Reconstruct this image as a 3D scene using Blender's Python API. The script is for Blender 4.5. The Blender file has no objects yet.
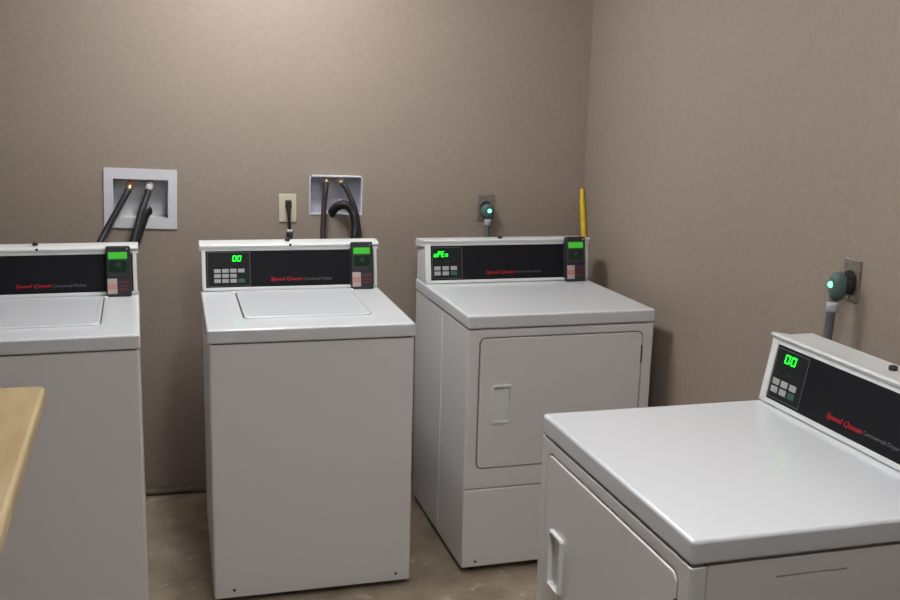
import bpy, bmesh, math, random
from mathutils import Vector, Matrix
random.seed(7)
S = bpy.context.scene
COL = S.collection
R = math.radians

# ------------------------------------------------------------------ materials
def new_mat(name):
    m = bpy.data.materials.new(name); m.use_nodes = True
    return m, m.node_tree.nodes, m.node_tree.links, m.node_tree.nodes['Principled BSDF']

def mat(name, rgb, rough=.5, metal=0, coat=0, emit=None, estr=0, bump=0, bscale=60, var=0, vscale=6):
    m, N, L, P = new_mat(name)
    P.inputs['Base Color'].default_value = (*rgb, 1)
    P.inputs['Roughness'].default_value = rough
    P.inputs['Metallic'].default_value = metal
    P.inputs['Coat Weight'].default_value = coat
    P.inputs['Coat Roughness'].default_value = .12
    if emit:
        P.inputs['Emission Color'].default_value = (*emit, 1)
        P.inputs['Emission Strength'].default_value = estr
    tc = N.new('ShaderNodeTexCoord')
    if bump:
        n = N.new('ShaderNodeTexNoise'); n.inputs['Scale'].default_value = bscale; n.inputs['Detail'].default_value = 3
        L.new(tc.outputs['Object'], n.inputs['Vector'])
        b = N.new('ShaderNodeBump'); b.inputs['Strength'].default_value = bump; b.inputs['Distance'].default_value = .004
        L.new(n.outputs['Fac'], b.inputs['Height']); L.new(b.outputs['Normal'], P.inputs['Normal'])
    if var:
        n = N.new('ShaderNodeTexNoise'); n.inputs['Scale'].default_value = vscale; n.inputs['Detail'].default_value = 5
        L.new(tc.outputs['Object'], n.inputs['Vector'])
        r = N.new('ShaderNodeValToRGB')
        r.color_ramp.elements[0].position = .3; r.color_ramp.elements[1].position = .7
        r.color_ramp.elements[0].color = (*[c * (1 - var) for c in rgb], 1)
        r.color_ramp.elements[1].color = (*[min(1, c * (1 + var)) for c in rgb], 1)
        L.new(n.outputs['Fac'], r.inputs['Fac']); L.new(r.outputs['Color'], P.inputs['Base Color'])
    return m

M = {}
M['wall'] = mat('tan_wall_paint', (.303, .246, .202), .62, bump=.35, bscale=170, var=.045, vscale=55)
M['ceiling'] = mat('white_ceiling', (.66, .64, .60), .9, bump=.3, bscale=90)
M['enamel'] = mat('white_enamel', (.735, .72, .725), .30, coat=.35, bump=.02, bscale=220)
M['deck'] = mat('white_porcelain_top', (.68, .695, .72), .26, coat=.35, bump=.03, bscale=160)
M['console'] = mat('white_console_metal', (.74, .75, .74), .28, coat=.3)
M['black_panel'] = mat('black_control_panel', (.006, .006, .009), .5)
M['black_panel'].node_tree.nodes['Principled BSDF'].inputs['Specular IOR Level'].default_value = .22
M['key_panel'] = mat('dark_keypad_overlay', (.009, .010, .011), .55)
M['key_panel'].node_tree.nodes['Principled BSDF'].inputs['Specular IOR Level'].default_value = .3
M['line'] = mat('grey_print', (.10, .105, .105), .5)
M['key'] = mat('light_grey_button', (.38, .38, .38), .45)
M['green_key'] = mat('green_button', (.03, .11, .085), .45)
M['red'] = mat('red_print', (.55, .018, .03), .45)
M['grey_text'] = mat('grey_lettering', (.13, .13, .14), .5)
M['led'] = mat('green_led_digits', (.0, .3, .02), .4, emit=(.01, 1, .03), estr=2.6)
M['led_dim'] = mat('dim_green_led', (.01, .05, .015), .4)
M['reader'] = mat('charcoal_reader_plastic', (.022, .022, .027), .42, bump=.05, bscale=300)
M['lcd'] = mat('green_lcd', (.05, .3, .03), .3, emit=(.05, .62, .03), estr=.36)
M['reader_key'] = mat('dark_green_window', (.006, .03, .012), .25)
M['sticker'] = mat('pale_sticker', (.42, .36, .35), .55)
M['sticker_pink'] = mat('pinkish_sticker', (.50, .22, .20), .55)
M['dark_red'] = mat('dark_red_print', (.13, .022, .024), .5)
M['rubber'] = mat('black_rubber', (.015, .015, .017), .55)
M['hose'] = mat('dark_grey_hose', (.020, .018, .020), .55, bump=.2, bscale=140)
M['hose_brown'] = mat('dark_brown_hose', (.030, .017, .016), .55, bump=.2, bscale=140)
M['drain'] = mat('black_corrugated_hose', (.010, .010, .012), .42)
M['white_plastic'] = mat('white_box_plastic', (.64, .65, .68), .45)
M['lavender'] = mat('pale_lavender_plastic', (.60, .60, .68), .45)
M['brass'] = mat('brass_fitting', (.55, .42, .25), .32, metal=.9)
M['red_knob'] = mat('red_brown_knob', (.30, .07, .045), .45)
M['grey_knob'] = mat('pale_grey_knob', (.40, .40, .42), .4)
M['ivory'] = mat('ivory_plate', (.62, .57, .42), .42)
M['metal_plate'] = mat('dull_metal_plate', (.27, .24, .20), .42, metal=.55, var=.25, vscale=60)
M['plug'] = mat('grey_green_plug', (.075, .118, .112), .45)
M['plug_dark'] = mat('black_plug_collar', (.014, .014, .015), .5)
M['cable'] = mat('grey_cable', (.115, .115, .125), .5)
M['pilot'] = mat('green_pilot_light', (.2, .9, .5), .4, emit=(.10, 1, .42), estr=4.0)
M['yellow'] = mat('yellow_handle', (.72, .46, .015), .4, var=.08, vscale=30)
M['white_tie'] = mat('white_cable_tie', (.7, .68, .66), .5)
M['steel'] = mat('steel_screw', (.5, .5, .5), .3, metal=1)
M['dark_steel'] = mat('dark_steel_lock', (.02, .02, .02), .4)
M['foot'] = mat('dark_levelling_foot', (.03, .03, .03), .6)
M['diffuser'] = mat('light_diffuser', (.9, .9, .88), .5, emit=(.975, .985, 1), estr=1.0)
M['base'] = mat('dusty_vinyl_base', (.15, .125, .085), .8, var=.35, vscale=25)

# laminate table top : straw coloured with soft grain
def laminate():
    m, N, L, P = new_mat('straw_laminate')
    tc = N.new('ShaderNodeTexCoord'); mp = N.new('ShaderNodeMapping'); mp.inputs['Scale'].default_value = (26, 5, 26)
    L.new(tc.outputs['Object'], mp.inputs['Vector'])
    n = N.new('ShaderNodeTexNoise'); n.inputs['Scale'].default_value = 1.2; n.inputs['Detail'].default_value = 6
    L.new(mp.outputs['Vector'], n.inputs['Vector'])
    r = N.new('ShaderNodeValToRGB')
    r.color_ramp.elements[0].position = .3; r.color_ramp.elements[1].position = .72
    r.color_ramp.elements[0].color = (.43, .315, .155, 1); r.color_ramp.elements[1].color = (.54, .42, .235, 1)
    L.new(n.outputs['Fac'], r.inputs['Fac']); L.new(r.outputs['Color'], P.inputs['Base Color'])
    P.inputs['Roughness'].default_value = .42
    return m
M['laminate'] = laminate()

# worn floor : brown concrete / sheet with pale paint scuffs
def floor_mat():
    m, N, L, P = new_mat('worn_brown_floor')
    tc = N.new('ShaderNodeTexCoord')
    n = N.new('ShaderNodeTexNoise'); n.inputs['Scale'].default_value = 5; n.inputs['Detail'].default_value = 8; n.inputs['Roughness'].default_value = .65
    L.new(tc.outputs['Object'], n.inputs['Vector'])
    r = N.new('ShaderNodeValToRGB')
    e = r.color_ramp.elements
    e[0].position = .3; e[0].color = (.205, .165, .117, 1); e[1].position = .72; e[1].color = (.44, .36, .27, 1)
    L.new(n.outputs['Fac'], r.inputs['Fac'])
    n2 = N.new('ShaderNodeTexNoise'); n2.inputs['Scale'].default_value = 11; n2.inputs['Detail'].default_value = 4; n2.inputs['Roughness'].default_value = .6
    L.new(tc.outputs['Object'], n2.inputs['Vector'])
    r2 = N.new('ShaderNodeValToRGB')
    r2.color_ramp.elements[0].position = .62; r2.color_ramp.elements[0].color = (0, 0, 0, 1)
    r2.color_ramp.elements[1].position = .68; r2.color_ramp.elements[1].color = (1, 1, 1, 1)
    L.new(n2.outputs['Fac'], r2.inputs['Fac'])
    mx = N.new('ShaderNodeMix'); mx.data_type = 'RGBA'
    mx.inputs['B'].default_value = (.62, .58, .52, 1)
    mu = N.new('ShaderNodeMath'); mu.operation = 'MULTIPLY'; mu.inputs[1].default_value = .55
    L.new(r2.outputs['Color'], mu.inputs[0]); L.new(mu.outputs[0], mx.inputs['Factor'])
    L.new(r.outputs['Color'], mx.inputs['A']); L.new(mx.outputs['Result'], P.inputs['Base Color'])
    P.inputs['Roughness'].default_value = .55
    b = N.new('ShaderNodeBump'); b.inputs['Strength'].default_value = .25; b.inputs['Distance'].default_value = .004
    L.new(n.outputs['Fac'], b.inputs['Height']); L.new(b.outputs['Normal'], P.inputs['Normal'])
    return m
M['floor'] = floor_mat()

# ------------------------------------------------------------------ mesh helpers
SHIFT = Vector((0, 0, 0))
def xf(bm, verts, mx):
    if mx is not None: bmesh.ops.transform(bm, matrix=mx, verts=verts)

def box(bm, x0, x1, y0, y1, z0, z1, bev=0, seg=3, mx=None, edges=None):
    r = bmesh.ops.create_cube(bm, size=1)
    vs = r['verts']
    for v in vs:
        v.co = Vector(((x0 + x1) / 2 + v.co.x * (x1 - x0), (y0 + y1) / 2 + v.co.y * (y1 - y0), (z0 + z1) / 2 + v.co.z * (z1 - z0)))
    if bev:
        es = list({e for v in vs for e in v.link_edges})
        if edges: es = [e for e in es if edges(e)]
        o = bmesh.ops.bevel(bm, geom=es, offset=bev, offset_type='OFFSET', segments=seg, profile=.5, affect='EDGES', clamp_overlap=True)
        vs = list({v for v in vs if v.is_valid} | set(o['verts']))
    xf(bm, vs, mx)
    return vs

def vertical(e):
    a, b = e.verts
    return abs(a.co.z - b.co.z) > max(abs(a.co.x - b.co.x), abs(a.co.y - b.co.y))

def loop_prism(bm, pts, mx=None):
    """pts: list of two (or more) rings of equal length; bridge and cap"""
    rings = [[bm.verts.new(p) for p in ring] for ring in pts]
    n = len(rings[0])
    for a, b in zip(rings[:-1], rings[1:]):
        for i in range(n):
            bm.faces.new((a[i], a[(i + 1) % n], b[(i + 1) % n], b[i]))
    bm.faces.new(rings[0][::-1]); bm.faces.new(rings[-1])
    vs = [v for r in rings for v in r]
    xf(bm, vs, mx)
    return vs

def rrect(x0, x1, z0, z1, r, n=6):
    out = []
    for cx, cz, a0 in ((x1 - r, z1 - r, 0), (x0 + r, z1 - r, 90), (x0 + r, z0 + r, 180), (x1 - r, z0 + r, 270)):
        for k in range(n + 1):
            a = R(a0 + 90 * k / n)
            out.append((cx + r * math.cos(a), cz + r * math.sin(a)))
    return out

def plate_hole(bm, outer, holes, y0, y1):
    """flat plate in xz between y0 (front) and y1 (back) with holes"""
    def ring(p, y): return [bm.verts.new((a, y, b)) for a, b in p]
    loops = {}
    for y in (y0, y1):
        rs = [ring(p, y) for p in [outer] + holes]
        es = []
        for r_ in rs:
            for i in range(len(r_)): es.append(bm.edges.new((r_[i], r_[(i + 1) % len(r_)])))
        bmesh.ops.triangle_fill(bm, edges=es, use_beauty=True, use_dissolve=False)
        loops[y] = rs
    for a, b in zip(loops[y0], loops[y1]):
        n = len(a)
        for i in range(n): bm.faces.new((a[i], a[(i + 1) % n], b[(i + 1) % n], b[i]))
    bmesh.ops.recalc_face_normals(bm, faces=bm.faces[:])

def cyl(bm, c, axis, r, h, n=24, r2=None, bev=0, mx=None):
    q = Vector((0, 0, 1)).rotation_difference(Vector(axis).normalized()).to_matrix().to_4x4()
    r2 = r if r2 is None else r2
    prof = [(r - bev, 0), (r, bev), (r2, h - bev), (r2 - bev, h)] if bev else [(r, 0), (r2, h)]
    rings = [[(Matrix.Translation(c) @ q) @ Vector((a * math.cos(2 * math.pi * k / n), a * math.sin(2 * math.pi * k / n), z)) for k in range(n)] for a, z in prof]
    return loop_prism(bm, rings, mx)

def catmull(pts, per=8):
    p = [Vector(a) for a in pts]; p = [2 * p[0] - p[1]] + p + [2 * p[-1] - p[-2]]
    out = []
    for i in range(1, len(p) - 2):
        for k in range(per):
            t = k / per
            a, b, c, d = p[i - 1:i + 3]
            out.append(.5 * ((2 * b) + (c - a) * t + (2 * a - 5 * b + 4 * c - d) * t * t + (3 * b - a - 3 * c + d) * t ** 3))
    out.append(p[-2])
    return out

def tube(bm, pts, r, n=14, per=8, ribs=0):
    P = catmull(pts, per)
    T = [(P[min(i + 1, len(P) - 1)] - P[max(i - 1, 0)]).normalized() for i in range(len(P))]
    up = Vector((1, 0, 0)) if abs(T[0].x) < .9 else Vector((0, 1, 0))
    rings = []
    for i, (p, t) in enumerate(zip(P, T)):
        u = (up - t * up.dot(t)).normalized(); w = t.cross(u); up = u
        rr = r if not callable(r) else r(i / (len(P) - 1))
        if ribs: rr *= 1 + (.07 if i % 2 else -.05)
        rings.append([p + (u * math.cos(2 * math.pi * k / n) + w * math.sin(2 * math.pi * k / n)) * rr for k in range(n)])
    loop_prism(bm, rings)

def obj(name, bm, m, parent=None, smooth=False, wn=False, shift=True):
    bmesh.ops.recalc_face_normals(bm, faces=bm.faces[:])
    if shift and SHIFT.length: bmesh.ops.translate(bm, verts=bm.verts[:], vec=SHIFT)
    me = bpy.data.meshes.new(name); bm.to_mesh(me); bm.free()
    o = bpy.data.objects.new(name, me); COL.objects.link(o)
    me.materials.append(M[m] if isinstance(m, str) else m)
    if smooth or wn:
        for p in me.polygons: p.use_smooth = True
        me.set_sharp_from_angle(angle=R(50 if smooth and not wn else 40))
    if wn:
        w = o.modifiers.new('wn', 'WEIGHTED_NORMAL'); w.keep_sharp = True; w.weight = 90
    if parent: o.parent = parent
    return o

def B(): return bmesh.new()
def thing(name, label, cat, loc, rotz=0, group=None):
    o = bpy.data.objects.new(name, None); COL.objects.link(o)
    o.empty_display_size = .1; o.location = loc; o.rotation_euler = (0, 0, rotz)
    o['label'] = label; o['category'] = cat
    if group: o['group'] = group
    return o
def struct(name, bm, m):
    o = obj(name, bm, m, shift=False); o['kind'] = 'structure'; return o

def text_mesh(bm, s, u0, v0, width, height, n, mx, shear=0.0, thick=.0006):
    cu = bpy.data.curves.new('lettering', 'FONT'); cu.body = s; cu.size = 1; cu.shear = shear; cu.extrude = 0; cu.resolution_u = 3
    o = bpy.data.objects.new('lettering_src', cu); COL.objects.link(o)
    bpy.context.view_layer.update()
    dg = bpy.context.evaluated_depsgraph_get()
    me = bpy.data.meshes.new_from_object(o.evaluated_get(dg))
    bpy.data.objects.remove(o); bpy.data.curves.remove(cu)
    xs = [v.co.x for v in me.vertices]; ys = [v.co.y for v in me.vertices]
    sx = width / (max(xs) - min(xs)); sy = height / (max(ys) - min(ys)); x0, y0 = min(xs), min(ys)
    t = bmesh.new(); t.from_mesh(me); bpy.data.meshes.remove(me)
    ex = bmesh.ops.extrude_face_region(t, geom=t.faces[:])
    ev = [g for g in ex['geom'] if isinstance(g, bmesh.types.BMVert)]
    for v in t.verts: v.co = Vector((u0 + (v.co.x - x0) * sx, v0 + (v.co.y - y0) * sy, n))
    for v in ev: v.co.z = n + thick
    bmesh.ops.transform(t, matrix=mx, verts=t.verts[:])
    m2 = bpy.data.meshes.new('tmp'); t.to_mesh(m2); t.free(); bm.from_mesh(m2); bpy.data.meshes.remove(m2)

SEG = {'0': 'abcdef', '1': 'bc', '6': 'acdefg', 'o': 'cdeg', 'P': 'abefg', 'E': 'adefg', 'n': 'ceg', '5': 'acdfg'}
def seven_seg(bm, s, u0, v0, w, h, pitch, n, mx):
    t = .0031
    for k, ch in enumerate(s):
        x = u0 + k * pitch; sl = .12
        def seg(xa, xb, va, vb):
            vs = box(bm, xa, xb, va, vb, n, n + .0008)
            for v in vs: v.co.x += (v.co.y - v0) * sl
            xf(bm, vs, mx)
        hh = h / 2; g = .0006
        d = {'a': (x + t * .6, x + w - t * .6, v0 + h - t, v0 + h), 'g': (x + t * .6, x + w - t * .6, v0 + hh - t / 2, v0 + hh + t / 2), 'd': (x + t * .6, x + w - t * .6, v0, v0 + t),
             'f': (x, x + t, v0 + hh + g, v0 + h - g), 'b': (x + w - t, x + w, v0 + hh + g, v0 + h - g),
             'e': (x, x + t, v0 + g, v0 + hh - g), 'c': (x + w - t, x + w, v0 + g, v0 + hh - g)}
        for c in SEG[ch]: seg(*d[c])

# ------------------------------------------------------------------ machines
def console_and_panel(root, W, D, H, hc, cb, td, kind, digits, reader_u, overhang, word):
    ln = math.hypot(cb, hc)
    ev = Vector((0, cb, hc)) / ln; en = Vector((0, -hc, cb)) / ln; eu = Vector((1, 0, 0))
    mx = Matrix(((eu.x, ev.x, en.x, 0), (eu.y, ev.y, en.y, D), (eu.z, ev.z, en.z, H), (0, 0, 0, 1)))
    def pt(n, v): q = mx @ Vector((0, v, n)); return q.y, q.z
    zt = H + hc
    bm = B()
    # body between the end caps
    prof = [pt(0, .0015), pt(0, .158), (td - .012, zt - .008), (td - .012, H + .001)]
    e = .004
    loop_prism(bm, [[(e, y, z) for y, z in prof], [(W - e, y, z) for y, z in prof]])
    # white side frame strips, a little proud of the panel recess
    for a, b in ((.003, .0165 if kind == 'w' else .026), (W - (.0165 if kind == 'w' else .026), W - .003)):
        box(bm, a, b, .0025, .156, -.004, .006, .002, 2, mx)
    box(bm, .003, W - .003, .002, .0135, -.004, .006, .002, 2, mx)
    obj('console', bm, 'console', root, wn=True)
    # rolled cap along the top
    bm = B()
    pr = [pt(-.01, .1465), pt(.0025, .1465), pt(.0035, .157), pt(.0095, .1605), pt(.0118, .1640), pt(.0112, .1675), pt(.0075, .1705), (td * .5 + D * .5, zt + .001), (td - .010, zt + .001), (td - .004, zt - .006), (td - .004, zt - .03), (td - .02, zt - .03)]
    ov = overhang
    rings = []
    for x, s in ((-ov, .93), (-ov + .004, 1), (W + ov - .004, 1), (W + ov, .93)):
        cy = sum(p[0] for p in pr) / len(pr); cz = sum(p[1] for p in pr) / len(pr)
        rings.append([(x, cy + (y - cy) * (1 if s == 1 else .985), cz + (z - cz) * s) for y, z in pr])
    loop_prism(bm, rings)
    obj('console_cap', bm, 'console', root, wn=True)
    bm = B()
    cyl(bm, (W * .485, td - .05, zt + .0), (0, 0, 1), .0095, .011, 20, bev=.002)
    obj('lock_knob', bm, 'dark_steel', root, smooth=True)
    if kind == 'w':
        bm = B(); cyl(bm, mx @ Vector((.323, .1655, .010)), mx.to_3x3() @ Vector((0, 0, 1)), .0048, .004, 16)
        obj('lock_button', bm, 'dark_steel', root, smooth=True)
    # black fascia
    px0 = .0165 if kind == 'w' else .026
    bm = B(); box(bm, px0, W - px0, .0135, .1465, -.002, .003, .001, 2, mx)
    panel = obj('control_panel', bm, 'black_panel', root, wn=True)
    if kind == 'w': k0, k1, v0, v1 = .022, .176, .0175, .1425
    else: k0, k1, v0, v1 = .031, .152, .0195, .1405
    bm = B(); box(bm, k0, k1, v0, v1, .0028, .0036, 0, 2, mx)
    obj('keypad_overlay', bm, 'key_panel', panel)
    bm = B(); t = .0018
    for a, b, c, d in ((k0, k1, v1 - t, v1), (k0, k1, v0, v0 + t), (k0, k0 + t, v0, v1), (k1 - t, k1, v0, v1)):
        box(bm, a, b, c, d, .0034, .0041, 0, 2, mx)
    obj('keypad_border', bm, 'line', panel)
    if digits:
        bm = B()
        if kind == 'w': seven_seg(bm, digits, .1115, .1085, .0135, .0205, .0170, .0038, mx)
        elif digits == 'oPEn': seven_seg(bm, digits, .038, .1035, .0110, .0220, .0148, .0038, mx)
        else: seven_seg(bm, digits, .064, .1090, .0175, .0215, .0235, .0038, mx)
        obj('display_digits', bm, 'led', panel)
    if kind == 'w':
        keys = [(c, r) for c in range(4) for r in range(3) if not (c == 3 and r == 1)]
        U = lambda c: .0455 + .0285 * c; V = lambda r: .0675 - .0185 * r; kw, kh = .0235, .0135
        green = (3, 2)
    else:
        keys = [(c, r) for c in range(3) for r in range(2)]
        U = lambda c: .0385 + .033 * c; V = lambda r: .0525 - .0195 * r; kw, kh = .0255, .0150
        green = (2, 1)
        for u in (.045, .082, .094):
            bm = B(); box(bm, u, u + .006, .082, .086, .0034, .0040, 0, 2, mx); obj('status_light', bm, 'led_dim', panel)
    for c, r in keys:
        bm = B(); box(bm, U(c), U(c) + kw, V(r), V(r) + kh, .003, .0055, .0015, 2, mx)
        obj('button', bm, 'green_key' if (c, r) == green else 'key', panel, wn=True)
    bm = B(); [text_mesh(bm, 'Speed Queen', .249 + d, .0305 + d * .4, .116, .0165, .0032, mx, shear=.28) for d in (0, .0007, .0014)]
    obj('brand_lettering', bm, 'red', panel)
    bm = B(); text_mesh(bm, word, .371, .0340, .108, .0110, .0032, mx)
    obj('model_lettering', bm, 'grey_text', panel)
    # card reader box bolted over the right end
    c = reader_u
    bm = B()
    box(bm, c - .044, c + .044, .012, .150, .004, .012, .002, 2, mx)
    box(bm, c - .041, c + .041, .062, .174, .008, .036, .006, 3, mx)
    box(bm, c - .041, c + .041, -.008 + .004, .064, .008, .033, .004, 3, mx)
    rd = obj('card_reader', bm, 'reader', root, wn=True)
    bm = B(); box(bm, c - .033, c + .030, .128, .152, .0345, .0372, .001, 1, mx); obj('reader_screen', bm, 'lcd', rd)
    bm = B(); loop_prism(bm, [[(c - .0015 + a, b, nn) for a, b in rrect(-.030, .030, .082, .121, .010, 5)] for nn in (.0345, .0368)], mx)
    obj('reader_window', bm, 'reader_key', rd)
    bm = B(); cyl(bm, (c, .108, .0360), (0, 0, 1), .010, .0016, 20, mx=mx); obj('reader_button', bm, 'reader', rd, smooth=True)
    bm = B(); box(bm, c - .038, c - .006, .006, .060, .0322, .0338, .0004, 1, mx); sk = obj('sticker', bm, 'sticker', rd)
    bm = B(); box(bm, c - .036, c - .008, .022, .042, .0334, .0342, 0, 1, mx); obj('sticker_print', bm, 'sticker_pink', rd)
    bm = B()
    for k in range(3): box(bm, c + .000, c + .034, .044 - .013 * k, .050 - .013 * k, .0325, .0336, 0, 1, mx)
    obj('card_slot_marking', bm, 'dark_red', rd)
    bm = B(); cyl(bm, (c + .030, .163, .0335), (0, 0, 1), .0038, .004, 14, mx=mx); obj('reader_screw', bm, 'steel', rd, smooth=True)

def feet(root, W, td):
    for x in (.05, W - .05):
        for y in (.06, td - .06):
            bm = B(); cyl(bm, (x, y, 0), (0, 0, 1), .022, .012, 18, bev=.003); cyl(bm, (x, y, .01), (0, 0, 1), .008, .03, 12)
            obj('levelling_foot', bm, 'foot', root, smooth=True)

def place(x, y, rot, W, td):
    a = R(rot); c, s = math.cos(a), math.sin(a)
    return (x + c * W / 2 - s * td / 2, y + s * W / 2 + c * td / 2, 0)

def washer(x, y, rot, label, digits):
    global SHIFT
    W, D, H, hc, cb, td, lip = .6519, .6163, .9154, .1758, .0274, .711, .045
    SHIFT = Vector((-W / 2, -td / 2, 0))
    root = thing('washing_machine', label, 'washer', place(x, y, rot, W, td), R(rot))
    bm = B()
    box(bm, .002, W - .002, .002, td - .006, .022, H - lip - .004, .009, 4, edges=vertical)
    obj('cabinet', bm, 'enamel', root, wn=True)
    bm = B(); box(bm, .012, W - .012, .012, td - .02, H - lip - .008, H - lip + .004); obj('seam_shade', bm, 'rubber', root)  # black filler set back under the deck, stands in for the gap's shade
    bm = B(); box(bm, -.003, W + .002, 0, td - .004, H - lip, H, .007, 4); obj('top_deck', bm, 'deck', root, wn=True)
    # lid : slightly raised, with a shallow well and a rolled front edge
    u0, u1, w0, w1 = .120, .536, .142, .590
    rg = []
    for off, z, rr in ((0, H - .003, .020), (0, H + .0035, .020), (.003, H + .0065, .018), (.012, H + .0070, .015), (.020, H + .0040, .012)):
        rg.append([(a, b, z) for a, b in rrect(u0 + off, u1 - off, w0 + off, w1 - min(off, .003), rr, 5)])
    bm = B(); loop_prism(bm, rg); lid = obj('lid', bm, 'deck', root, wn=True)
    for u in (u0 - .007, u1 + .007):
        bm = B(); cyl(bm, (u - .006, w1 - .02, H + .001), (1, 0, 0), .006, .012, 14, bev=.001); obj('lid_hinge', bm, 'console', lid, smooth=True)
    bm = B()
    g = .0035
    rg = [[(a, b, z) for a, b in rrect(u0 - g, u1 + g, w0 + .006, w1 + g, .021, 5)] for z in (H - .004, H + .0007)]
    loop_prism(bm, rg); obj('lid_gap_shade', bm, 'hose', lid)  # dark slab round sides and rear, stands in for the lid's shadow gap
    for u in (.065, .600):
        bm = B(); cyl(bm, (u, .003, .047), (0, -1, 0), .0045, .004, 12); obj('screw', bm, 'dark_steel', root, smooth=True)
    console_and_panel(root, W, D, H, hc, cb, td, 'w', digits, .5875, .004, 'Commercial Washer')
    feet(root, W, td)
    SHIFT = Vector((0, 0, 0))
    return root

def dryer(x, y, rot, label, digits):
    global SHIFT
    W, D, H, hc, cb, td, lip = .6848, .568, .9264, .1594, .0274, .711, .0463
    SHIFT = Vector((-W / 2, -td / 2, 0))
    root = thing('clothes_dryer', label, 'dryer', place(x, y, rot, W, td), R(rot))
    zt = H - lip - .004
    bm = B()
    box(bm, .003, W - .0065, .034, td - .004, .024, zt, .003, 2, edges=vertical)
    # right flank sheet with its pressed slot, and the upright seam on the left flank
    t2 = B(); plate_hole(t2, [(td - .004, zt), (.034, zt), (.034, .024), (td - .004, .024)], [rrect(.166, .311, .8405, .8440, .0015, 3)], 0, .0035)
    for v in t2.verts: v.co = Vector((W - .003 - v.co.y, v.co.x, v.co.z))
    tm = bpy.data.meshes.new('tmp'); t2.to_mesh(tm); t2.free(); bm.from_mesh(tm); bpy.data.meshes.remove(tm)
    box(bm, .0012, .004, .318, .322, .03, zt - .01, .001, 1)
    obj('cabinet', bm, 'enamel', root, wn=True)
    bm = B(); box(bm, .012, W - .012, .03, td - .02, H - lip - .008, H - lip + .004); obj('seam_shade', bm, 'rubber', root)  # black block added so the slit between cabinet and deck looks shaded
    # upper front panel with the door opening
    d0, d1, z0, z1, rr = .041, .644, .386, .850, .022
    bm = B()
    plate_hole(bm, rrect(.001, W - .001, .3165, zt, .0015, 2), [rrect(d0, d1, z0, z1, rr, 6)], .002, .031)
    es = [e for e in bm.edges if vertical(e) and abs(e.verts[0].co.y - .002) < 1e-5 and abs(e.verts[1].co.y - .002) < 1e-5 and
          (max(v.co.x for v in e.verts) < .0035 or min(v.co.x for v in e.verts) > W - .0035) and e.calc_length() > .1]
    bmesh.ops.bevel(bm, geom=es, offset=.007, segments=4, profile=.5, affect='EDGES')
    es = [e for e in bm.edges if len(e.link_faces) == 2 and e.calc_face_angle() > 1.2 and all(abs(v.co.y - .002) < 1e-4 for v in e.verts) and .01 < sum(v.co.x for v in e.verts) / 2 < W - .01]
    bmesh.ops.bevel(bm, geom=es, offset=.0025, segments=2, profile=.5, affect='EDGES')
    obj('front_panel', bm, 'enamel', root, wn=True)
    bm = B(); box(bm, .001, W - .001, .0, .031, .026, .3125, .006, 4); obj('kick_panel', bm, 'enamel', root, wn=True)
    for u in (.05, W - .05):
        bm = B(); cyl(bm, (u, .001, .047), (0, -1, 0), .0045, .003, 12); obj('screw', bm, 'dark_steel', root, smooth=True)
    # door with pocket handle
    g = .0042
    h0, h1, q0, q1 = .089, .160, .549, .684
    bm = B()
    plate_hole(bm, rrect(d0 + g, d1 - g, z0 + g, z1 - g, rr - g, 6), [rrect(h0 + .006, h1 - .006, q0 + .006, q1 - .006, .006, 3)], .0, .030)
    es = [e for e in bm.edges if len(e.link_faces) == 2 and e.calc_face_angle() > 1.2 and all(abs(v.co.y) < 1e-5 for v in e.verts) and
          not (h0 < sum(v.co.x for v in e.verts) / 2 < h1 and q0 < sum(v.co.z for v in e.verts) / 2 < q1)]
    bmesh.ops.bevel(bm, geom=es, offset=.003, segments=3, profile=.5, affect='EDGES')
    door = obj('door', bm, 'enamel', root, wn=True)
    bm = B()
    def ring(o, yy, r_=.008): return [(a, yy, b) for a, b in rrect(h0 + o, h1 - o, q0 + o, q1 - o, max(.003, r_ - o * .3), 4)]
    def ring2(dx0, dx1, dz, yy): return [(a, yy, b) for a, b in rrect(h0 + dx0, h1 - dx1, q0 + dz, q1 - dz, .004, 4)]
    loop_prism(bm, [ring(0, .003), ring(0, -.007), ring(.0015, -.009), ring(.0065, -.009), ring2(.0078, .0085, .0085, -.002), ring2(.0085, .012, .011, .0285), ring2(.0095, .013, .012, .0287)])
    # ring 0 closes the back of the flange; the last ring is the bottom of the pocket
    obj('door_handle', bm, 'console', door)
    bm = B(); box(bm, d1 - .0065, d1 - .001, -.0015, .012, .735, .800, .001, 2); obj('door_hinge', bm, 'dark_steel', door)
    bm = B(); box(bm, 0, W, 0, td - .004, H - lip, H, .008, 4); obj('top_deck', bm, 'deck', root, wn=True)
    console_and_panel(root, W, D, H, hc, cb, td, 'd', digits, .616, .003, 'Commercial Dryer')
    feet(root, W, td)
    SHIFT = Vector((0, 0, 0))
    return root

washer(-.4831, -1.0065, 3.6, 'white top-load washer at far left, behind the straw-coloured table corner', '')
washer(.3646, -.9382, 1.73, 'white top-load washer with green 00 display, standing between another washer and a dryer', '00')
dryer(1.202, -.8874, 2.57, 'white front-door dryer in the room corner, its display spelling a green word', 'oPEn')
dryer(1.108, -1.9043, -87.96, 'white dryer nearest the camera at lower right, turned sideways against the right wall', '00')

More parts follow.
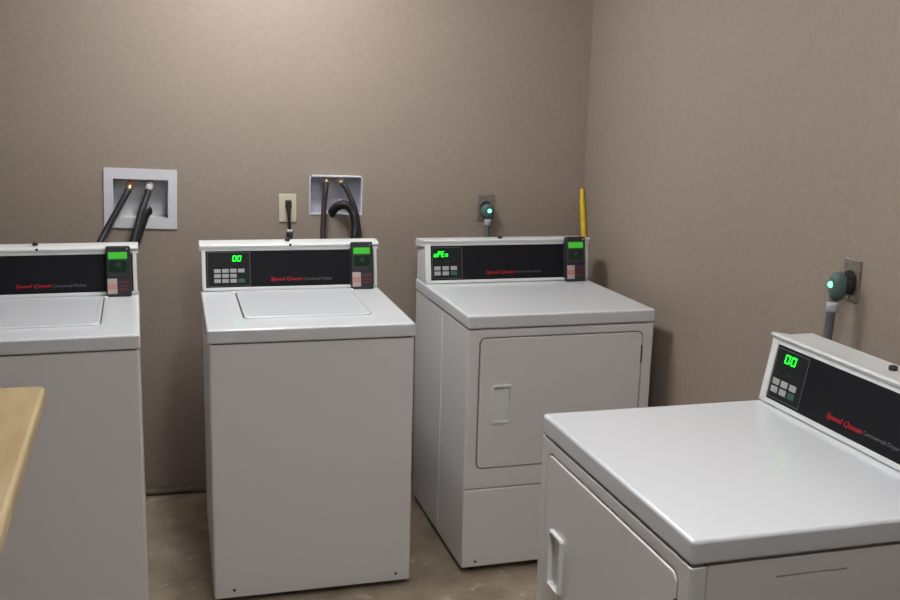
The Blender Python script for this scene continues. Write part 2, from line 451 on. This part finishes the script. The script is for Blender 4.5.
# ------------------------------------------------------------------ room shell
XL, XR, YB, YF, ZC = -2.3, 1.9561, .0585, -6.8, 2.44
b1 = (.123, 1.2145, .204, .150, R(-1.6))     # cx, cz, w, h, tilt of the framed outlet box opening
b2 = (.883, 1.2275, .206, .148, R(-.8))
def rect_pts(c, w, h, grow=0):
    cx, cz, _, _, a = c; out = []
    for sx, sz in ((1, 1), (-1, 1), (-1, -1), (1, -1)):
        x, z = sx * (w / 2 + grow), sz * (h / 2 + grow)
        out.append((cx + x * math.cos(a) - z * math.sin(a), cz + x * math.sin(a) + z * math.cos(a)))
    return out
bm = B()
plate_hole(bm, [(XR + .15, ZC), (XL - .15, ZC), (XL - .15, 0), (XR + .15, 0)], [rect_pts(b1, b1[2], b1[3], .004), rect_pts(b2, b2[2], b2[3], .004)], YB, YB + .14)
struct('wall_back', bm, 'wall')
bm = B(); box(bm, XR, XR + .15, YF - .15, YB, 0, ZC); struct('wall_right', bm, 'wall')
bm = B(); box(bm, XL - .15, XL, YF - .15, YB, 0, ZC); struct('wall_left', bm, 'wall')
bm = B(); box(bm, XL, XR, YF - .15, YF, 0, ZC); struct('wall_front', bm, 'wall')
bm = B(); box(bm, XL - .15, XR + .15, YF - .15, YB + .14, -.1, 0); struct('floor', bm, 'floor')
bm = B(); box(bm, XL - .15, XR + .15, YF - .15, YB + .14, ZC, ZC + .1); struct('ceiling', bm, 'ceiling')
# dusty base strip with a dark gap under it
bm = B(); box(bm, XL, XR, YB - .046, YB, .005, .021, .006, 3); struct('baseboard_back', bm, 'base')
bm = B(); box(bm, XR - .010, XR, YF, YB - .047, .004, .030, .003, 2); struct('baseboard_right', bm, 'base')

# ------------------------------------------------------------------ washer outlet boxes
def outlet_box(c, label, frame, matkey, depth):
    cx, cz, w, h, a = c
    root = thing('washer_outlet_box', label, 'outlet box', (cx, YB, cz))
    root.rotation_euler = (0, -a, 0)
    bm = B()
    # open-fronted box let into the wall
    t = .003
    box(bm, -w / 2 - t, w / 2 + t, depth, depth + t, -h / 2 - t, h / 2 + t)
    box(bm, -w / 2 - t, -w / 2, 0, depth, -h / 2 - t, h / 2 + t); box(bm, w / 2, w / 2 + t, 0, depth, -h / 2 - t, h / 2 + t)
    box(bm, -w / 2, w / 2, 0, depth, h / 2, h / 2 + t); box(bm, -w / 2, w / 2, 0, depth, -h / 2 - t, -h / 2)
    obj('box', bm, matkey, root)
    bm = B()
    fx, fz, th = frame
    o = rrect(-w / 2 - fx, w / 2 + fx, -h / 2 - fz, h / 2 + fz, .004, 3)
    plate_hole(bm, o, [rrect(-w / 2, w / 2, -h / 2, h / 2, .002, 2)], -th, .0)
    obj('frame', bm, 'white_plastic', root)
    return root
def valve(root, x, z, knob, y=.045):
    bm = B()
    cyl(bm, (x, y, z - .012), (0, 0, 1), .011, .05, 16); cyl(bm, (x, y - .028, z), (0, 1, 0), .010, .03, 16)
    v = obj('valve', bm, 'brass', root, smooth=True)
    bm = B(); cyl(bm, (x, y - .040, z + .004), (0, 1, 0), .015, .013, 16, bev=.003); obj('valve_knob', bm, knob, v, smooth=True)
ob1 = outlet_box(b1, 'white outlet box with a wide flat frame, on the wall above far left washer', (.034, .041, .006), 'white_plastic', .085)
valve(ob1, -.040, .048, 'red_knob'); valve(ob1, .033, .048, 'grey_knob')
ob2 = outlet_box(b2, 'pale washer outlet box with a thin rim, on the wall beside the ivory outlet', (.005, .004, .003), 'lavender', .085)
bm = B(); box(bm, -.100, .100, -.016, .0, .0765, .0835, .002, 2); obj('top_lip', bm, 'white_plastic', ob2)
valve(ob2, -.040, .055, 'white_plastic'); valve(ob2, .020, .055, 'white_plastic')

def hose(name, label, pts, r, m, cat, loc, ribs=0, per=8, coupling=True, group=None):
    root = thing(name, label, cat, loc)
    L = Vector(loc)
    bm = B(); tube(bm, [Vector(p) - L for p in pts], r, 16, per, ribs)
    obj('hose', bm, m, root, smooth=True)
    if coupling:
        d = (Vector(pts[1]) - Vector(pts[0])).normalized()
        bm = B(); cyl(bm, Vector(pts[0]) - L - d * .004, d, r * 1.22, .024, 14, bev=.002); obj('coupling', bm, 'grey_knob' if coupling == 2 else 'brass', root, smooth=True)
    return root
# hoses of the far left washer
hose('supply_hose', 'dark supply hose slanting down left from the red-brown valve of the framed box',
     [(.085, YB - .004, 1.262), (.066, .030, 1.225), (.030, .008, 1.160), (-.008, -.02, 1.092), (-.042, -.08, 1.02), (-.075, -.16, .92), (-.09, -.236, .80), (-.09, -.270, .78)], .0118, 'hose', 'hose', (.02, 0, .78))
hose('supply_hose', 'dark supply hose from the pale valve of the wide-framed outlet box',
     [(.156, YB - .004, 1.262), (.148, .026, 1.228), (.127, -.012, 1.172), (.109, -.040, 1.105), (.090, -.075, 1.02), (.082, -.14, .92), (.07, -.220, .80), (.07, -.258, .78)], .0118, 'hose', 'hose', (.10, 0, .78), coupling=2)
hose('drain_hose', 'thick black drain hose ending in the wide-framed outlet box above the far left washer',
     [(.143, .085, 1.162), (.141, .058, 1.168), (.133, .028, 1.152), (.118, .000, 1.105), (.097, -.026, 1.05), (.066, -.055, .97), (.040, -.10, .82), (.030, -.16, .55), (.02, -.235, .35), (.02, -.262, .34)], .0200, 'drain', 'hose', (.08, 0, .34), ribs=1, per=14, coupling=False)
# hoses of the middle washer
hose('supply_hose', 'brownish supply hose hanging straight down at left side of the thin-rimmed box',
     [(.846, YB - .004, 1.290), (.838, .024, 1.262), (.829, .010, 1.190), (.823, -.01, 1.10), (.818, -.05, 1.00), (.80, -.13, .88), (.79, -.185, .80), (.79, -.214, .79)], .0105, 'hose_brown', 'hose', (.82, 0, .79))
hose('supply_hose', 'dark supply hose curving right and down past the hook-shaped hose in thin-rimmed box',
     [(.900, YB - .004, 1.284), (.916, .022, 1.268), (.934, .005, 1.228), (.952, -.004, 1.180), (.962, -.015, 1.12), (.965, -.05, 1.02), (.95, -.12, .88), (.93, -.180, .78), (.93, -.210, .77)], .0115, 'hose', 'hose', (.94, 0, .77))
hose('drain_hose', 'thick black drain hose arching like a hook inside the thin-rimmed outlet box',
     [(.868, .075, 1.145), (.872, .055, 1.168), (.890, .025, 1.190), (.918, -.012, 1.196), (.940, -.035, 1.170), (.948, -.05, 1.11), (.940, -.06, 1.05), (.92, -.075, .92), (.89, -.10, .70), (.86, -.15, .50), (.85, -.190, .36), (.85, -.212, .35)], .0165, 'drain', 'hose', (.92, 0, .35), ribs=1, per=14, coupling=False)

# ------------------------------------------------------------------ wall outlets, plugs and cords
def wall_plate(name, label, loc, rotz, m, w=.070, h=.114):
    root = thing(name, label, 'outlet', loc, rotz)     # local -y looks into the room
    bm = B(); box(bm, -w / 2, w / 2, -.006, 0, -h / 2, h / 2, .003, 3); obj('cover_plate', bm, m, root, wn=True)
    bm = B()
    for z in (.024, -.024):
        if m == 'ivory': loop_prism(bm, [[(a, y, b) for a, b in rrect(-.017, .017, z - .014, z + .014, .006, 4)] for y in (-.004, -.0075)])
    if m == 'ivory': obj('receptacle', bm, m, root)
    else:
        cyl(bm, (0, -.004, 0), (0, -1, 0), .026, .005, 24); obj('receptacle', bm, 'plug_dark', root, smooth=True)
    for z in ((0,) if m == 'ivory' else (.044, -.044)):
        bm = B(); cyl(bm, (0, -.005, z), (0, -1, 0), .0035, .003, 12); obj('plate_screw', bm, 'steel', root, smooth=True)
    return root
wall_plate('wall_outlet', 'ivory wall outlet with a black cord plugged in, above the middle washer', (.6875, YB, 1.178), 0, 'ivory')
wall_plate('wall_outlet', 'dull metal wall outlet on the back wall above the corner dryer', (1.518, YB, 1.180), 0, 'metal_plate', .072, .110)
wall_plate('wall_outlet', 'dull metal wall outlet on the right wall above the nearest dryer', (XR, -1.808, 1.204), R(-90), 'metal_plate', .068, .108)

pc = thing('power_cord', 'thin black cord dropping from the ivory outlet behind the middle washer', 'cord', (.69, YB, 1.0))
def rel(o, pts): return [Vector(p) - o.location for p in pts]
bm = B(); box(bm, -.012, .012, -.036, -.0065, .180, .212, .004, 3); obj('plug', bm, 'rubber', pc, wn=True)
bm = B(); tube(bm, rel(pc, [(.690, YB - .030, 1.184), (.691, YB - .036, 1.165), (.692, YB - .034, 1.13), (.693, YB - .034, 1.07), (.690, YB - .05, .98), (.68, -.11, .86), (.66, -.180, .75), (.66, -.224, .74)]), lambda t: .0085 - .003 * min(1, t * 4), 12)
obj('cable', bm, 'rubber', pc, smooth=True)
bm = B(); cyl(bm, Vector((.693, YB - .035, 1.085)) - pc.location, (0, 0, 1), .0115, .010, 16, bev=.002); obj('cable_tie', bm, 'white_tie', pc, smooth=True)
bm = B(); cyl(bm, Vector((.6925, YB - .036, 1.045)) - pc.location, (0, 0, 1), .0125, .040, 16, bev=.003); obj('strain_relief', bm, 'rubber', pc, smooth=True)

def big_plug(label, loc, rotz, proud, cable_pts, rx, rz, lamp):
    o = thing('dryer_plug', label, 'plug', loc, rotz)
    bm = B(); cyl(bm, (0, -.004, 0), (0, -1, 0), .022, proud - .004, 24, bev=.003); obj('plug_collar', bm, 'plug_dark', o, smooth=True)
    bm = B()
    rings = []
    for s, y in ((.80, -proud + .006), (.97, -proud), (1, -proud - .006), (.97, -proud - .016), (.84, -proud - .024), (.55, -proud - .028)):
        rings.append([(rx * s * math.cos(2 * math.pi * k / 32), y, rz * s * math.sin(2 * math.pi * k / 32)) for k in range(32)])
    loop_prism(bm, rings); obj('plug_body', bm, 'plug', o, smooth=True)
    bm = B(); lx, lz = lamp
    rings = [[(lx + .0085 * s * math.cos(2 * math.pi * k / 18), y - proud, lz + .0085 * s * math.sin(2 * math.pi * k / 18)) for k in range(18)] for s, y in ((1, -.020), (.95, -.0295), (.6, -.0325), (.1, -.033))]
    loop_prism(bm, rings); obj('pilot_light', bm, 'pilot', o, smooth=True)
    bm = B(); tube(bm, cable_pts, .0115, 12); obj('cable', bm, 'cable', o, smooth=True)
    bm = B(); cyl(bm, Vector(cable_pts[0]) + Vector((0, 0, -.030)), (0, 0, 1), .0150, .026, 16, bev=.002); obj('cable_clamp', bm, 'grey_knob', o, smooth=True)
    return o
big_plug('round grey-green plug with green light, on the back wall above the corner dryer', (1.519, YB, 1.166), 0, .018,
         [(0, -.036, -.028), (-.002, -.036, -.055), (-.004, -.045, -.11), (-.004, -.07, -.2), (0, -.13, -.33), (.0, -.195, -.42), (0, -.2195, -.43)], .031, .034, (.004, .004))
big_plug('grey-green plug with green light on the right wall above the nearest dryer', (XR, -1.812, 1.190), R(-90), .034,
         [(-.0, -.052, -.036), (-.001, -.054, -.065), (-.002, -.055, -.12), (-.002, -.060, -.2), (.035, -.08, -.33), (.105, -.112, -.42), (.13, -.1335, -.425)], .023, .038, (-.003, .004))

# ------------------------------------------------------------------ yellow handle in the corner
hd = thing('broom_handle', 'yellow handle leaning in the room corner behind the corner dryer', 'broom', (1.9415, -.278, 0))
bm = B()
tube(bm, [(0, 0, .0), (0, .127, .5), (0, .254, 1.0), (0, .310, 1.22)], .0125, 16, 4)
obj('pole', bm, 'yellow', hd, smooth=True)
bm = B()
tube(bm, [(0, .3075, 1.212), (0, .315, 1.241), (0, .3195, 1.262)], lambda t: .0112 - .0035 * t, 14, 5); obj('tip', bm, 'yellow', hd, smooth=True)

# ------------------------------------------------------------------ folding table at the left edge
tx1, ty1, tz = -.026, -1.439, .909
ft = thing('folding_table', 'straw-coloured laminate table top with a rounded edge in front of the far left washer', 'table', (-.62, -2.45, 0), R(3.5))
mi = Matrix.Rotation(R(-3.5), 3, 'Z')
cr = mi @ (Vector((tx1, ty1, 0)) - Vector((-.62, -2.45, 0)))
x1, y1 = cr.x, cr.y
bm = B()
ring = rrect(-.62, x1, -1.1, y1, .018, 6)
loop_prism(bm, [[(a, b, z) for a, b in rrect(-.62 + o, x1 - o, -1.1 + o, y1 - o, .018, 6)] for o, z in ((.006, tz - .040), (.001, tz - .036), (0, tz - .028), (0, tz - .012), (.002, tz - .006), (.006, tz - .0018), (.012, tz))])
obj('table_top', bm, 'laminate', ft, wn=True)
for lx in (-.52, x1 - .33):
    for ly in (-.98, y1 - .22):
        bm = B(); box(bm, lx - .025, lx + .025, ly - .025, ly + .025, 0, tz - .10, .004, 2); obj('leg', bm, 'cable', ft)
bm = B()
for ly in (-.98, y1 - .22): box(bm, -.545, x1 - .305, ly - .02, ly + .02, tz - .10, tz - .0395)
obj('apron', bm, 'cable', ft)

# ------------------------------------------------------------------ ceiling fixtures
def ceiling_light(label, loc, rotz, w, l, strength):
    o = thing('ceiling_light', label, 'light', loc, rotz)
    bm = B(); box(bm, -w / 2 - .015, w / 2 + .015, -l / 2 - .015, l / 2 + .015, -.022, 0, .004, 2); obj('housing', bm, 'ceiling', o)
    m = M['diffuser'].copy(); m.node_tree.nodes['Principled BSDF'].inputs['Emission Strength'].default_value = strength
    bm = B(); box(bm, -w / 2, w / 2, -l / 2, l / 2, -.095, -.022, .012, 3); obj('diffuser', bm, m, o)
    return o
ceiling_light('white ceiling light over the middle washer near the back wall', (.62, -.74, ZC), 0, .24, .6, 40)
ceiling_light('white ceiling light over the open floor nearer the camera', (.85, -2.86, ZC), 0, .24, 1.2, 19.5)

# ------------------------------------------------------------------ world, camera, colour
w = bpy.data.worlds.new('room_dark'); S.world = w; w.use_nodes = True
w.node_tree.nodes['Background'].inputs['Color'].default_value = (.5, .48, .45, 1)
w.node_tree.nodes['Background'].inputs['Strength'].default_value = .004
cd = bpy.data.cameras.new('camera'); cam = bpy.data.objects.new('camera', cd); COL.objects.link(cam)
cd.sensor_fit = 'HORIZONTAL'; cd.sensor_width = 36; cd.lens = 987.119 / 900 * 36; cd.clip_start = .02
r_ = Vector((.97091095, -.23797961, .02641277)); u_ = Vector((.02259805, .20089163, .97935279)); f_ = Vector((.2383721, .95026747, -.20042576))
mw = Matrix(((r_.x, u_.x, -f_.x, .36654), (r_.y, u_.y, -f_.y, -3.956), (r_.z, u_.z, -f_.z, 1.62973), (0, 0, 0, 1)))
cam.matrix_world = mw
S.camera = cam
vs = S.view_settings
vs.view_transform = 'Standard'; vs.look = 'None'; vs.gamma = 1; vs.use_curve_mapping = False; vs.exposure = 0.13
